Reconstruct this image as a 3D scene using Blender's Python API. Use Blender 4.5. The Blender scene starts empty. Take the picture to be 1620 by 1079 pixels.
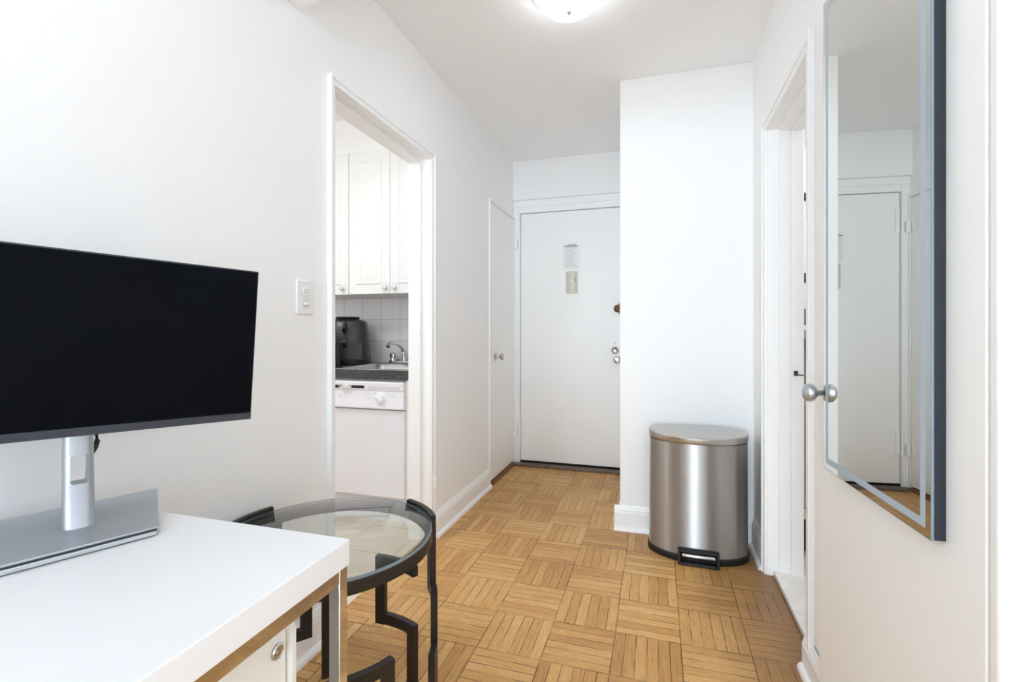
import bpy, bmesh, math, random
from mathutils import Vector, Matrix
R = math.radians
random.seed(4)
scene = bpy.context.scene
C = scene.collection

# ------------------------------------------------------------------ camera, world, light, exposure
CAM_H = 1.107
cam_data = bpy.data.cameras.new('camera')
cam = bpy.data.objects.new('camera', cam_data); C.objects.link(cam)
cam.location = (0, 0, CAM_H)
cam.rotation_euler = (R(90), 0, 0.293581)
cam_data.sensor_width = 36.0
cam_data.lens = 761.56 / 1620 * 36
cam_data.shift_y = -(539.5 - 524.12) / 1620
cam_data.clip_start = 0.02
scene.camera = cam

scene.view_settings.view_transform = 'Standard'
scene.view_settings.look = 'None'
scene.view_settings.gamma = 1.0
scene.view_settings.use_curve_mapping = False
scene.view_settings.exposure = 0.25
try:
    scene.cycles.use_denoising = True
    scene.cycles.max_bounces = 16
    scene.cycles.diffuse_bounces = 10
    scene.cycles.glossy_bounces = 6
    scene.cycles.transmission_bounces = 8
    scene.cycles.transparent_max_bounces = 12
    scene.cycles.caustics_reflective = False
    scene.cycles.caustics_refractive = False
    scene.cycles.sample_clamp_indirect = 6.0
except Exception:
    pass

world = bpy.data.worlds.new('sky'); scene.world = world
world.use_nodes = True
bg = world.node_tree.nodes['Background']
bg.inputs['Color'].default_value = (0.75, 0.86, 1.0, 1)
bg.inputs['Strength'].default_value = 1.0

def area(name, loc, rot, sx, sy, watt, col=(1, 1, 1)):
    l = bpy.data.lights.new(name, 'AREA'); l.shape = 'RECTANGLE'
    l.size = sx; l.size_y = sy; l.energy = watt; l.color = col
    o = bpy.data.objects.new(name, l); C.objects.link(o)
    o.location = loc; o.rotation_euler = rot
    return o
# daylight at the two windows of the room behind the camera
WY = -4.70            # room side of the window wall
WIN = [(-0.55, 0.70), (1.35, 0.70)]
for wx, wh in WIN:
    area('window_daylight', (wx, WY - 0.14, 1.30), (R(-90), 0, R(180)), 1.35, 1.85, 165 if wx < 0 else 20, (0.725, 0.868, 1.0))
# unseen fill added behind the camera, then kitchen and bathroom ceiling lamps
area('living_room_fill_light', (0.2, -0.9, 2.40), (0, 0, 0), 0.5, 0.5, 6, (0.86, 0.935, 1.0))
area('kitchen_lamp_light', (-2.0, 1.40, 2.44), (0, 0, 0), 0.9, 0.35, 12.5, (0.93, 0.965, 1.0))
area('bathroom_lamp_light', (1.2, 2.4, 2.44), (0, 0, 0), 0.4, 0.4, 10, (0.95, 0.975, 1.0))

# ------------------------------------------------------------------ material helpers
def lin(c):
    return tuple(((v / 255) / 12.92 if v / 255 <= 0.04045 else ((v / 255 + 0.055) / 1.055) ** 2.4) for v in c)

def mat(name, rgb, rough=0.5, metal=0.0, bump=0.0, bscale=40.0, var=0.0, vscale=6.0, **kw):
    m = bpy.data.materials.new(name); m.use_nodes = True
    nt = m.node_tree; p = nt.nodes['Principled BSDF']
    col = lin(rgb)
    p.inputs['Base Color'].default_value = (*col, 1)
    p.inputs['Roughness'].default_value = rough
    p.inputs['Metallic'].default_value = metal
    for k, v in kw.items():
        p.inputs[k.replace('_', ' ')].default_value = v
    tc = nt.nodes.new('ShaderNodeTexCoord')
    if bump:
        n = nt.nodes.new('ShaderNodeTexNoise'); n.inputs['Scale'].default_value = bscale
        n.inputs['Detail'].default_value = 4
        nt.links.new(tc.outputs['Object'], n.inputs['Vector'])
        b = nt.nodes.new('ShaderNodeBump'); b.inputs['Strength'].default_value = bump
        b.inputs['Distance'].default_value = 0.01
        nt.links.new(n.outputs['Fac'], b.inputs['Height'])
        nt.links.new(b.outputs['Normal'], p.inputs['Normal'])
    if var:
        n = nt.nodes.new('ShaderNodeTexNoise'); n.inputs['Scale'].default_value = vscale
        n.inputs['Detail'].default_value = 5
        nt.links.new(tc.outputs['Object'], n.inputs['Vector'])
        r = nt.nodes.new('ShaderNodeValToRGB')
        r.color_ramp.elements[0].position = 0.3; r.color_ramp.elements[1].position = 0.7
        r.color_ramp.elements[0].color = (*[v * (1 - var) for v in col], 1)
        r.color_ramp.elements[1].color = (*[min(1, v * (1 + var)) for v in col], 1)
        nt.links.new(n.outputs['Fac'], r.inputs['Fac'])
        nt.links.new(r.outputs['Color'], p.inputs['Base Color'])
    return m

class NT:
    """small helper to write node maths"""
    def __init__(s, nt): s.nt = nt
    def val(s, a, sock):
        if isinstance(a, (int, float)): sock.default_value = a
        else: s.nt.links.new(a, sock)
    def m(s, op, a, b=0.0, c=0.0):
        n = s.nt.nodes.new('ShaderNodeMath'); n.operation = op
        s.val(a, n.inputs[0]); s.val(b, n.inputs[1]); s.val(c, n.inputs[2])
        return n.outputs[0]
    def comb(s, x, y, z):
        n = s.nt.nodes.new('ShaderNodeCombineXYZ')
        s.val(x, n.inputs[0]); s.val(y, n.inputs[1]); s.val(z, n.inputs[2])
        return n.outputs[0]
    def noise(s, v, scale, detail=3, rough=0.5):
        n = s.nt.nodes.new('ShaderNodeTexNoise'); n.inputs['Scale'].default_value = scale
        n.inputs['Detail'].default_value = detail; n.inputs['Roughness'].default_value = rough
        s.nt.links.new(v, n.inputs['Vector']); return n.outputs['Fac']
    def white(s, v):
        n = s.nt.nodes.new('ShaderNodeTexWhiteNoise'); s.nt.links.new(v, n.inputs['Vector'])
        return n.outputs['Value']
    def mix(s, f, a, b, mode='MIX'):
        n = s.nt.nodes.new('ShaderNodeMix'); n.data_type = 'RGBA'; n.blend_type = mode
        s.val(f, n.inputs[0])
        for v, k in ((a, 6), (b, 7)):
            if isinstance(v, tuple): n.inputs[k].default_value = (*v[:3], 1)
            else: s.nt.links.new(v, n.inputs[k])
        return n.outputs[2]
    def ramp(s, f, stops):
        n = s.nt.nodes.new('ShaderNodeValToRGB'); e = n.color_ramp.elements
        while len(e) < len(stops): e.new(0.5)
        for el, (p, c) in zip(e, stops): el.position = p; el.color = (*c[:3], 1)
        s.nt.links.new(f, n.inputs['Fac']); return n.outputs['Color']
    def sm(s, x, a, b):
        n = s.nt.nodes.new('ShaderNodeMapRange'); n.interpolation_type = 'SMOOTHSTEP'
        s.val(x, n.inputs[0]); n.inputs[1].default_value = a; n.inputs[2].default_value = b
        return n.outputs[0]

def parquet():
    m = bpy.data.materials.new('oak_parquet'); m.use_nodes = True
    nt = m.node_tree; p = nt.nodes['Principled BSDF']; g = NT(nt)
    geo = nt.nodes.new('ShaderNodeNewGeometry'); sep = nt.nodes.new('ShaderNodeSeparateXYZ')
    nt.links.new(geo.outputs['Position'], sep.inputs[0])
    P = 0.2287
    # slightly uneven laying of the blocks
    pos = geo.outputs['Position']
    wob = g.m('MULTIPLY', g.m('SUBTRACT', g.noise(pos, 1.7, 1), 0.5), 0.05)
    wob2 = g.m('MULTIPLY', g.m('SUBTRACT', g.noise(g.comb(sep.outputs[1], sep.outputs[0], 3.0), 1.7, 1), 0.5), 0.05)
    u = g.m('ADD', g.m('DIVIDE', g.m('SUBTRACT', sep.outputs[0], -0.6068), P), wob)
    v = g.m('ADD', g.m('DIVIDE', g.m('SUBTRACT', sep.outputs[1], 1.578), P), wob2)
    iu, iv = g.m('FLOOR', u), g.m('FLOOR', v)
    fu, fv = g.m('FRACT', u), g.m('FRACT', v)
    par = g.m('PINGPONG', g.m('ADD', iu, iv), 1.0)          # 0 even, 1 odd
    def sel(a, b):                                           # a when even, b when odd
        return g.m('ADD', g.m('MULTIPLY', a, g.m('SUBTRACT', 1.0, par)), g.m('MULTIPLY', b, par))
    sx = sel(fu, fv); al = sel(fv, fu)
    s6 = g.m('MULTIPLY', sx, 6.0)
    st, fs = g.m('FLOOR', s6), g.m('FRACT', s6)
    key = g.comb(iu, iv, st)
    rnd = g.white(key)
    blk = g.white(g.comb(iu, iv, 77.0))
    # grain: stretched noise running along each strip
    gv = g.comb(g.m('ADD', g.m('MULTIPLY', sx, 7.0), g.m('MULTIPLY', rnd, 31.0)),
                g.m('ADD', g.m('MULTIPLY', al, 0.55), g.m('MULTIPLY', rnd, 17.0)), g.m('MULTIPLY', blk, 9.0))
    grain = g.noise(gv, 4.0, 6, 0.65)
    fine = g.noise(g.comb(g.m('MULTIPLY', sx, 40.0), g.m('ADD', g.m('MULTIPLY', al, 2.0), g.m('MULTIPLY', rnd, 40.0)), rnd), 3.0, 3, 0.6)
    blot = g.noise(pos, 3.2, 4, 0.6)
    tone = g.m('ADD', g.m('ADD', g.m('MULTIPLY', rnd, 0.26), g.m('MULTIPLY', blk, 0.16)), g.m('MULTIPLY', grain, 0.80))
    tone = g.m('ADD', tone, g.m('MULTIPLY', g.m('SUBTRACT', blot, 0.6), 0.35))
    col = g.ramp(tone, [(0.15, lin((150, 102, 52))), (0.40, lin((188, 138, 78))), (0.62, lin((210, 162, 98))), (0.90, lin((230, 188, 128)))])
    streak = g.sm(grain, 0.56, 0.74)
    col = g.mix(g.m('MULTIPLY', streak, 0.50), col, lin((132, 84, 40)))
    col = g.mix(g.m('MULTIPLY', g.sm(fine, 0.50, 0.70), 0.45), col, lin((136, 90, 46)))
    # joints
    es = g.m('MINIMUM', fs, g.m('SUBTRACT', 1.0, fs))
    eb = g.m('MINIMUM', g.m('MINIMUM', fu, g.m('SUBTRACT', 1.0, fu)), g.m('MINIMUM', fv, g.m('SUBTRACT', 1.0, fv)))
    j1 = g.m('SUBTRACT', 1.0, g.sm(es, 0.018, 0.055))
    j2 = g.m('SUBTRACT', 1.0, g.sm(eb, 0.003, 0.012))
    jn = g.sm(g.noise(pos, 9.0, 2), 0.36, 0.60)
    j1 = g.m('MULTIPLY', j1, g.m('ADD', 0.35, g.m('MULTIPLY', jn, 0.65)))
    j2 = g.m('MULTIPLY', j2, g.m('ADD', 0.45, g.m('MULTIPLY', jn, 0.55)))
    joint = g.m('MAXIMUM', j1, j2)
    # worn grey patch of old dirt by the bathroom threshold
    dx = g.m('MULTIPLY', g.m('SUBTRACT', sep.outputs[0], 0.55), 2.2)
    dy = g.m('SUBTRACT', sep.outputs[1], 2.15)
    dd = g.m('SQRT', g.m('ADD', g.m('MULTIPLY', dx, dx), g.m('MULTIPLY', dy, dy)))
    dd = g.m('ADD', dd, g.m('MULTIPLY', g.m('SUBTRACT', g.noise(pos, 6.0, 4), 0.5), 0.7))
    dirt = g.m('SUBTRACT', 1.0, g.sm(dd, 0.15, 1.15))
    col = g.mix(g.m('MULTIPLY', dirt, 0.85), col, lin((118, 84, 54)))
    col = g.mix(g.m('MULTIPLY', joint, 0.85), col, lin((46, 29, 15)))
    nt.links.new(col, p.inputs['Base Color'])
    rg = g.m('ADD', 0.30, g.m('MULTIPLY', grain, 0.22))
    nt.links.new(rg, p.inputs['Roughness'])
    b = nt.nodes.new('ShaderNodeBump'); b.inputs['Strength'].default_value = 0.35; b.inputs['Distance'].default_value = 0.002
    hgt = g.m('SUBTRACT', g.m('MULTIPLY', grain, 0.25), joint)
    nt.links.new(hgt, b.inputs['Height']); nt.links.new(b.outputs['Normal'], p.inputs['Normal'])
    p.inputs['Specular IOR Level'].default_value = 0.4
    return m

def tiles(name, pitch, x0, z0, rgb, grout, plane='XZ'):
    m = bpy.data.materials.new(name); m.use_nodes = True
    nt = m.node_tree; p = nt.nodes['Principled BSDF']; g = NT(nt)
    geo = nt.nodes.new('ShaderNodeNewGeometry'); sep = nt.nodes.new('ShaderNodeSeparateXYZ')
    nt.links.new(geo.outputs['Position'], sep.inputs[0])
    a, b_ = {'XZ': (0, 2), 'XY': (0, 1), 'YZ': (1, 2)}[plane]
    fu = g.m('FRACT', g.m('DIVIDE', g.m('SUBTRACT', sep.outputs[a], x0), pitch))
    fv = g.m('FRACT', g.m('DIVIDE', g.m('SUBTRACT', sep.outputs[b_], z0), pitch))
    e = g.m('MINIMUM', g.m('MINIMUM', fu, g.m('SUBTRACT', 1.0, fu)), g.m('MINIMUM', fv, g.m('SUBTRACT', 1.0, fv)))
    j = g.m('SUBTRACT', 1.0, g.sm(e, 0.006, 0.02))
    nt.links.new(g.mix(j, lin(rgb), lin(grout)), p.inputs['Base Color'])
    p.inputs['Roughness'].default_value = 0.25
    b = nt.nodes.new('ShaderNodeBump'); b.inputs['Strength'].default_value = 0.4; b.inputs['Distance'].default_value = 0.002
    b.invert = True
    nt.links.new(j, b.inputs['Height']); nt.links.new(b.outputs['Normal'], p.inputs['Normal'])
    return m

def speckle(name, base, spot, scale):
    m = bpy.data.materials.new(name); m.use_nodes = True
    nt = m.node_tree; p = nt.nodes['Principled BSDF']; g = NT(nt)
    tc = nt.nodes.new('ShaderNodeTexCoord')
    n = g.noise(tc.outputs['Object'], scale, 2, 0.7)
    nt.links.new(g.mix(g.sm(n, 0.52, 0.64), lin(base), lin(spot)), p.inputs['Base Color'])
    p.inputs['Roughness'].default_value = 0.35
    return m

def brushed(name, rgb, rough, aniso, rot=0.0):
    m = bpy.data.materials.new(name); m.use_nodes = True
    nt = m.node_tree; p = nt.nodes['Principled BSDF']; g = NT(nt)
    p.inputs['Base Color'].default_value = (*lin(rgb), 1)
    p.inputs['Metallic'].default_value = 1.0
    p.inputs['Anisotropic'].default_value = aniso
    p.inputs['Anisotropic Rotation'].default_value = rot
    t = nt.nodes.new('ShaderNodeTangent'); t.direction_type = 'RADIAL'; t.axis = 'Z'
    nt.links.new(t.outputs[0], p.inputs['Tangent'])
    tc = nt.nodes.new('ShaderNodeTexCoord'); sep = nt.nodes.new('ShaderNodeSeparateXYZ')
    nt.links.new(tc.outputs['Object'], sep.inputs[0])
    # horizontal brushing plus a few scratches and smears
    br = g.noise(g.comb(g.m('MULTIPLY', sep.outputs[0], 2.0), g.m('MULTIPLY', sep.outputs[1], 2.0), g.m('MULTIPLY', sep.outputs[2], 160.0)), 4.0, 3)
    sm_ = g.noise(tc.outputs['Object'], 14.0, 5, 0.7)
    r = g.m('ADD', rough, g.m('ADD', g.m('MULTIPLY', g.m('SUBTRACT', br, 0.5), 0.06), g.m('MULTIPLY', g.sm(sm_, 0.64, 0.74), 0.05)))
    nt.links.new(r, p.inputs['Roughness'])
    return m

def glass(name, rgb):
    m = bpy.data.materials.new(name); m.use_nodes = True
    nt = m.node_tree; nt.nodes.clear()
    out = nt.nodes.new('ShaderNodeOutputMaterial')
    tr = nt.nodes.new('ShaderNodeBsdfTransparent'); tr.inputs[0].default_value = (*rgb, 1)
    gl = nt.nodes.new('ShaderNodeBsdfGlossy'); gl.inputs['Roughness'].default_value = 0.0
    g = NT(nt); geo = nt.nodes.new('ShaderNodeNewGeometry')
    dt = nt.nodes.new('ShaderNodeVectorMath'); dt.operation = 'DOT_PRODUCT'
    nt.links.new(geo.outputs['Normal'], dt.inputs[0]); nt.links.new(geo.outputs['Incoming'], dt.inputs[1])
    ca = g.m('SUBTRACT', 1.0, g.m('ABSOLUTE', dt.outputs['Value']))
    fac = g.m('ADD', 0.04, g.m('MULTIPLY', 0.96, g.m('POWER', ca, 5.0)))
    mx = nt.nodes.new('ShaderNodeMixShader')
    nt.links.new(fac, mx.inputs[0]); nt.links.new(tr.outputs[0], mx.inputs[1]); nt.links.new(gl.outputs[0], mx.inputs[2])
    nt.links.new(mx.outputs[0], out.inputs[0])
    return m

M = {}
M['wall'] = mat('white_wall_paint', (250, 250, 250), 0.6, bump=0.02, bscale=40)
M['ceiling'] = mat('white_ceiling_paint', (251, 251, 251), 0.75, bump=0.03, bscale=40)
M['trim'] = mat('white_gloss_paint', (250, 250, 250), 0.36, bump=0.015, bscale=20)
M['door'] = mat('white_door_paint', (250, 250, 249), 0.38, bump=0.03, bscale=14)
M['parquet'] = parquet()
M['old_wood'] = mat('old_oak_strip', (128, 88, 54), 0.5, var=0.35, vscale=30)
M['saddle'] = mat('dark_stone_saddle', (112, 98, 86), 0.45, var=0.4, vscale=45)
M['marble'] = mat('grey_white_marble', (222, 219, 214), 0.35, var=0.10, vscale=12)
M['gap_shade'] = mat('painted_gap_shade', (22, 20, 19), 0.9, var=0.1)  # near-black colour standing in for shade in gaps and recesses
M['white_lac'] = mat('white_lacquer', (240, 240, 241), 0.22, var=0.01)
M['cab'] = mat('white_cabinet', (244, 244, 243), 0.35, var=0.01)
M['appl'] = mat('white_enamel', (232, 231, 236), 0.28, var=0.015)
M['appl2'] = mat('pale_grey_plastic', (214, 213, 217), 0.4, var=0.02)
M['drawer'] = mat('cream_white_metal', (232, 230, 224), 0.35, var=0.01)
M['black'] = mat('black_plastic', (20, 20, 21), 0.4, var=0.1)
M['rubber'] = mat('black_rubber', (16, 16, 17), 0.6, var=0.1)
M['screen'] = mat('dark_screen', (4, 6, 12), 0.30, var=0.15, vscale=5, Specular_IOR_Level=0.05)
M['bezel'] = mat('dark_grey_bezel', (40, 44, 54), 0.35, var=0.05)
M['iron'] = mat('bronze_black_iron', (43, 37, 33), 0.45, metal=0.3, bump=0.15, bscale=35, var=0.15)
M['silver'] = mat('satin_silver', (200, 204, 208), 0.30, metal=0.9, var=0.02)
M['alu'] = mat('satin_aluminium', (178, 182, 188), 0.36, metal=0.75, var=0.03)
M['chrome'] = mat('chrome', (225, 225, 226), 0.06, metal=1.0, var=0.01)
M['nickel'] = mat('satin_nickel', (196, 193, 188), 0.22, metal=1.0, var=0.02)
M['brass'] = mat('old_brown_brass', (124, 84, 62), 0.4, metal=0.6, var=0.25, vscale=60)
M['steel'] = brushed('brushed_stainless', (188, 185, 182), 0.42, 1.0, 0.25)
M['steel_lid'] = mat('brushed_stainless_lid', (196, 193, 189), 0.32, metal=1.0, bump=0.06, bscale=90, var=0.05, vscale=40)
M['sink'] = mat('sink_stainless', (200, 200, 200), 0.22, metal=1.0, var=0.03)
M['mirror'] = mat('mirror_silver', (226, 229, 226), 0.0, metal=1.0)
M['frost'] = mat('frosted_strip', (176, 190, 204), 0.45, var=0.02)
M['glassedge'] = mat('green_glass_edge', (126, 144, 152), 0.15, var=0.05)
M['navy'] = mat('dark_navy_frame', (30, 34, 44), 0.45, var=0.05)
M['glass'] = glass('clear_glass', (0.93, 0.965, 0.955))
M['pane'] = glass('window_glass', (0.97, 0.98, 0.98))
M['tile'] = tiles('backsplash_tile', 0.1535, -2.204, 0.883, (242, 240, 241), (196, 193, 194))
M['btile'] = tiles('bathroom_tile', 0.152, 0.62, 0.0, (238, 238, 238), (214, 214, 214))
M['kfloor'] = tiles('kitchen_floor_tile', 0.305, -1.25, 2.41, (228, 212, 192), (206, 190, 170), 'XY')
M['laminate'] = speckle('dark_speckled_laminate', (48, 48, 50), (112, 112, 114), 260)
M['fryer'] = mat('dark_graphite', (62, 62, 66), 0.28, metal=0.4, var=0.05)
M['opal'] = mat('opal_glass', (222, 222, 222), 0.3, var=0.03, Emission_Color=(0.86, 0.93, 1.0, 1), Emission_Strength=8.5)
M['paper'] = mat('white_paper', (244, 245, 244), 0.7, var=0.01)
M['ink'] = mat('grey_print', (206, 207, 207), 0.8, var=0.1)
M['inkdark'] = mat('dark_grey_print', (158, 158, 158), 0.8, var=0.1)
M['chime'] = mat('cream_plastic', (214, 211, 196), 0.35, var=0.03)
M['towel'] = mat('grey_towel', (128, 126, 124), 0.95, bump=0.6, bscale=220, var=0.3, vscale=30)
M['vanity'] = mat('greige_cabinet', (150, 141, 132), 0.5, var=0.06)
M['tan'] = mat('light_wood', (214, 190, 160), 0.5, var=0.1, vscale=20)
M['bone'] = mat('bone_plastic', (222, 222, 214), 0.4, var=0.02)

# ------------------------------------------------------------------ mesh helpers
class B:
    def __init__(s): s.bm = bmesh.new()
    def box(s, x0, x1, y0, y1, z0, z1):
        v = [s.bm.verts.new((x, y, z)) for x in (x0, x1) for y in (y0, y1) for z in (z0, z1)]
        for f in ((0, 1, 3, 2), (4, 6, 7, 5), (0, 4, 5, 1), (2, 3, 7, 6), (0, 2, 6, 4), (1, 5, 7, 3)):
            s.bm.faces.new([v[i] for i in f])
        return s
    def loft(s, rings, cap=True, closed=False):
        """rings: lists of equally many points"""
        vs = [[s.bm.verts.new(p) for p in r] for r in rings]
        n = len(vs[0])
        seq = list(zip(vs[:-1], vs[1:])) + ([(vs[-1], vs[0])] if closed else [])
        for a, b in seq:
            for i in range(n):
                s.bm.faces.new((a[i], a[(i + 1) % n], b[(i + 1) % n], b[i]))
        if cap and not closed:
            s.bm.faces.new(vs[0][::-1]); s.bm.faces.new(vs[-1])
        return s
    def prism(s, poly, axis, a0, a1):
        """poly of 2D points in the other two axes (in x,y,z order), extruded along axis"""
        def p(q, a):
            if axis == 'x': return (a, q[0], q[1])
            if axis == 'y': return (q[0], a, q[1])
            return (q[0], q[1], a)
        return s.loft([[p(q, a0) for q in poly], [p(q, a1) for q in poly]])
    def lathe(s, prof, o=(0, 0, 0), d=(0, 0, 1), seg=32, sx=1.0):
        """prof: (radius, height) pairs spun about direction d from o"""
        d = Vector(d).normalized(); q = d.to_track_quat('Z', 'Y'); o = Vector(o)
        rings = []
        for r, h in prof:
            rings.append([o + q @ Vector((max(r, 1e-5) * math.cos(2 * math.pi * k / seg), sx * max(r, 1e-5) * math.sin(2 * math.pi * k / seg), h)) for k in range(seg)])
        return s.loft(rings)
    def tube(s, pts, r, seg=12):
        pts = [Vector(p) for p in pts]; rings = []
        up = Vector((0, 0, 1))
        for i, p in enumerate(pts):
            t = (pts[min(i + 1, len(pts) - 1)] - pts[max(i - 1, 0)]).normalized()
            a = t.cross(up)
            if a.length < 1e-3: a = t.cross(Vector((0, 1, 0)))
            a.normalize(); b = a.cross(t).normalized()
            rr = r[i] if isinstance(r, (list, tuple)) else r
            rings.append([p + rr * (a * math.cos(2 * math.pi * k / seg) + b * math.sin(2 * math.pi * k / seg)) for k in range(seg)])
        return s.loft(rings)
    def arc(s, r0, r1, z0, z1, a0, a1, c=(0, 0), closed=False):
        n = max(2, int(abs(a1 - a0) / 3)); rings = []
        for k in range(n + (0 if closed else 1)):
            a = R(a0 + (a1 - a0) * k / n); ca, sa = math.cos(a), math.sin(a)
            rings.append([(c[0] + r0 * ca, c[1] + r0 * sa, z0), (c[0] + r1 * ca, c[1] + r1 * sa, z0),
                          (c[0] + r1 * ca, c[1] + r1 * sa, z1), (c[0] + r0 * ca, c[1] + r0 * sa, z1)])
        return s.loft(rings, closed=closed)
    def obj(s, name, m, parent=None, bevel=0.0, seg=2, xf=None, sharp=35):
        bm = s.bm
        bmesh.ops.recalc_face_normals(bm, faces=bm.faces)
        for f in bm.faces: f.smooth = True
        for e in bm.edges:
            if len(e.link_faces) == 2 and e.calc_face_angle(0) > R(sharp): e.smooth = False
        me = bpy.data.meshes.new(name); bm.to_mesh(me); bm.free()
        if xf: me.transform(xf)
        me.materials.append(m if not isinstance(m, str) else M[m])
        o = bpy.data.objects.new(name, me); C.objects.link(o)
        if parent: o.parent = parent
        if bevel:
            b = o.modifiers.new('edge', 'BEVEL'); b.width = bevel; b.segments = seg
            b.limit_method = 'ANGLE'; b.angle_limit = R(40); b.harden_normals = False
        return o

def tag(o, label=None, cat=None, group=None, kind=None):
    if label: o['label'] = label
    if cat: o['category'] = cat
    if group: o['group'] = group
    if kind: o['kind'] = kind
    return o

def thing(name, label, cat, loc=(0, 0, 0), rotz=0.0, group=None, kind=None):
    o = bpy.data.objects.new(name, None); C.objects.link(o)
    o.empty_display_size = 0.05
    o.location = loc; o.rotation_euler = (0, 0, rotz)
    return tag(o, label, cat, group, kind)

def struct(o, label, cat):
    return tag(o, label, cat, None, 'structure')

def dup(o, parent=None):
    c = o.copy(); C.objects.link(c)
    if parent: c.parent = parent
    for ch in list(o.children): dup(ch, c)
    return c

# ------------------------------------------------------------------ the room
XL, XR = -1.15, 0.478          # faces of the left and right walls
H = 2.51                       # ceiling
YP = 2.755                     # face of the boxed-out partition
XK = -1.27                     # kitchen side of the left wall

b = B().box(-1.20, 2.75, WY - 0.25, 4.0, -0.06, 0.0)
struct(b.obj('floor', 'parquet'), 'oak block parquet floor laid in a basket weave', 'floor')
b = B().box(-3.3, -1.20, 0.8, 4.0, -0.06, 0.0)
struct(b.obj('floor_kitchen', 'kfloor'), 'tan tiled kitchen floor beyond the left doorway', 'floor')
b = B().box(-3.35, 2.75, WY - 0.25, 4.1, H, H + 0.1)
struct(b.obj('ceiling', 'ceiling'), 'flat white painted ceiling', 'ceiling')

b = B()
b.box(XK, XL, WY - 0.1, 1.515, 0, H)
b.box(XK, XL, 1.515, 2.31, 2.017, H)
b.box(XK, XL, 2.31, 3.25, 0, H)
b.box(XK, XL, 3.25, 3.84, 2.04, H)
b.box(XK, XL, 3.84, 4.0, 0, H)
struct(b.obj('wall_left', 'wall'), 'white left wall with the kitchen doorway', 'wall')

b = B()
b.box(XR, 0.62, 2.43, 4.0, 0, H)
b.box(XR, 0.62, 1.79, 2.43, 2.02, H)
b.box(XR, 0.62, 1.60, 1.79, 0, H)
b.box(0.525, 0.62, 0.88, 1.60, 0, 2.10)
b.box(XR, 0.62, 0.88, 1.60, 2.10, H)
b.box(0.62, 2.7, 0.88, 1.02, 0, H)
struct(b.obj('wall_right', 'wall'), 'white right wall with the bathroom doorway', 'wall')

b = B()
b.box(XL, -0.201, 3.91, 4.0, 0, H)
struct(b.obj('wall_back', 'wall'), 'white end wall around the entry door', 'wall')
b = B().box(-0.201, XR, YP, 4.0, 0, H)
struct(b.obj('wall_partition', 'wall', bevel=0.003), 'white boxed-out wall behind the steel bin', 'wall')

# walls of the room behind the camera
b = B()
y0, y1 = WY - 0.1, WY
xs = [(-1.27, WIN[0][0] - WIN[0][1]), (WIN[0][0] + WIN[0][1], WIN[1][0] - WIN[1][1]), (WIN[1][0] + WIN[1][1], 2.7)]
xs = [(XK, -1.25), (0.15, 0.65), (2.05, 2.7)]
for a, c in xs: b.box(a, c, y0, y1, 0, H)
for wx, wh in WIN:
    b.box(wx - wh, wx + wh, y0, y1, 0, 0.36); b.box(wx - wh, wx + wh, y0, y1, 2.28, H)
struct(b.obj('wall_window', 'wall'), 'white window wall behind the camera', 'wall')
struct(B().box(2.6, 2.7, WY, 0.88, 0, H).obj('wall_living_room', 'wall'), 'white far right wall of the living room', 'wall')
for i, (wx, wh) in enumerate(WIN):
    w = thing('window_%d' % (i + 1), 'tall white window behind the camera, %s of two' % ('left' if i else 'right'), 'window', (wx, WY - 0.05, 0.36), kind='structure')
    f = B()
    f.box(-wh, -wh + 0.06, -0.03, 0.03, 0, 1.92); f.box(wh - 0.06, wh, -0.03, 0.03, 0, 1.92)
    f.box(-wh + 0.06, wh - 0.06, -0.03, 0.03, 0, 0.06); f.box(-wh + 0.06, wh - 0.06, -0.03, 0.03, 1.86, 1.92)
    f.box(-wh + 0.06, wh - 0.06, -0.025, 0.025, 0.80, 0.86); f.box(-0.02, 0.02, -0.02, 0.02, 0.06, 0.80); f.box(-0.02, 0.02, -0.02, 0.02, 0.86, 1.86)
    f.obj('window_frame', 'trim', w)
    B().box(-wh + 0.06, wh - 0.06, -0.004, 0.004, 0.06, 1.86).obj('window_pane', 'pane', w)

# beams
b = B()
b.prism([(XL, 0.95), (XR, 0.95), (XR, 1.10), (XL, 1.338)], 'z', 2.181, H)
struct(b.obj('trim_1', 'ceiling', bevel=0.004), 'dropped ceiling beam crossing above the near end of the hallway', 'beam')
b = B().box(XL, -0.201, 3.82, 3.91, 2.19, H)
struct(b.obj('trim_2', 'wall', bevel=0.003), 'shallow beam above the entry door', 'beam')

# kitchen and bathroom shells
struct(B().box(-3.3, XK, 3.04, 3.14, 0, H).obj('wall_kitchen', 'wall'), 'kitchen wall behind the white cabinets', 'wall')
struct(B().box(-3.3, -3.2, 0.9, 3.04, 0, H).obj('wall_kitchen_left', 'wall'), 'far left wall of the kitchen', 'wall')
struct(B().box(-3.3, XK, 0.8, 0.9, 0, H).obj('wall_kitchen_near', 'wall'), 'near wall of the kitchen', 'wall')
struct(B().box(-3.2, XK, 3.030, 3.04, 0.883, 1.349).obj('trim_3', 'tile'), 'white square tile backsplash between counter and cabinets', 'backsplash')
struct(B().box(0.62, 2.4, 3.40, 3.5, 0, H).obj('wall_bathroom', 'btile'), 'white tiled bathroom wall seen through the gap', 'wall')
struct(B().box(2.3, 2.4, 1.02, 3.4, 0, H).obj('wall_bathroom_right', 'wall'), 'far right bathroom wall', 'wall')
struct(B().box(0.632, 2.3, 1.02, 3.40, 0.0, 0.008).obj('floor_bathroom', 'marble'), 'pale bathroom floor beyond the marble saddle', 'floor')

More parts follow.
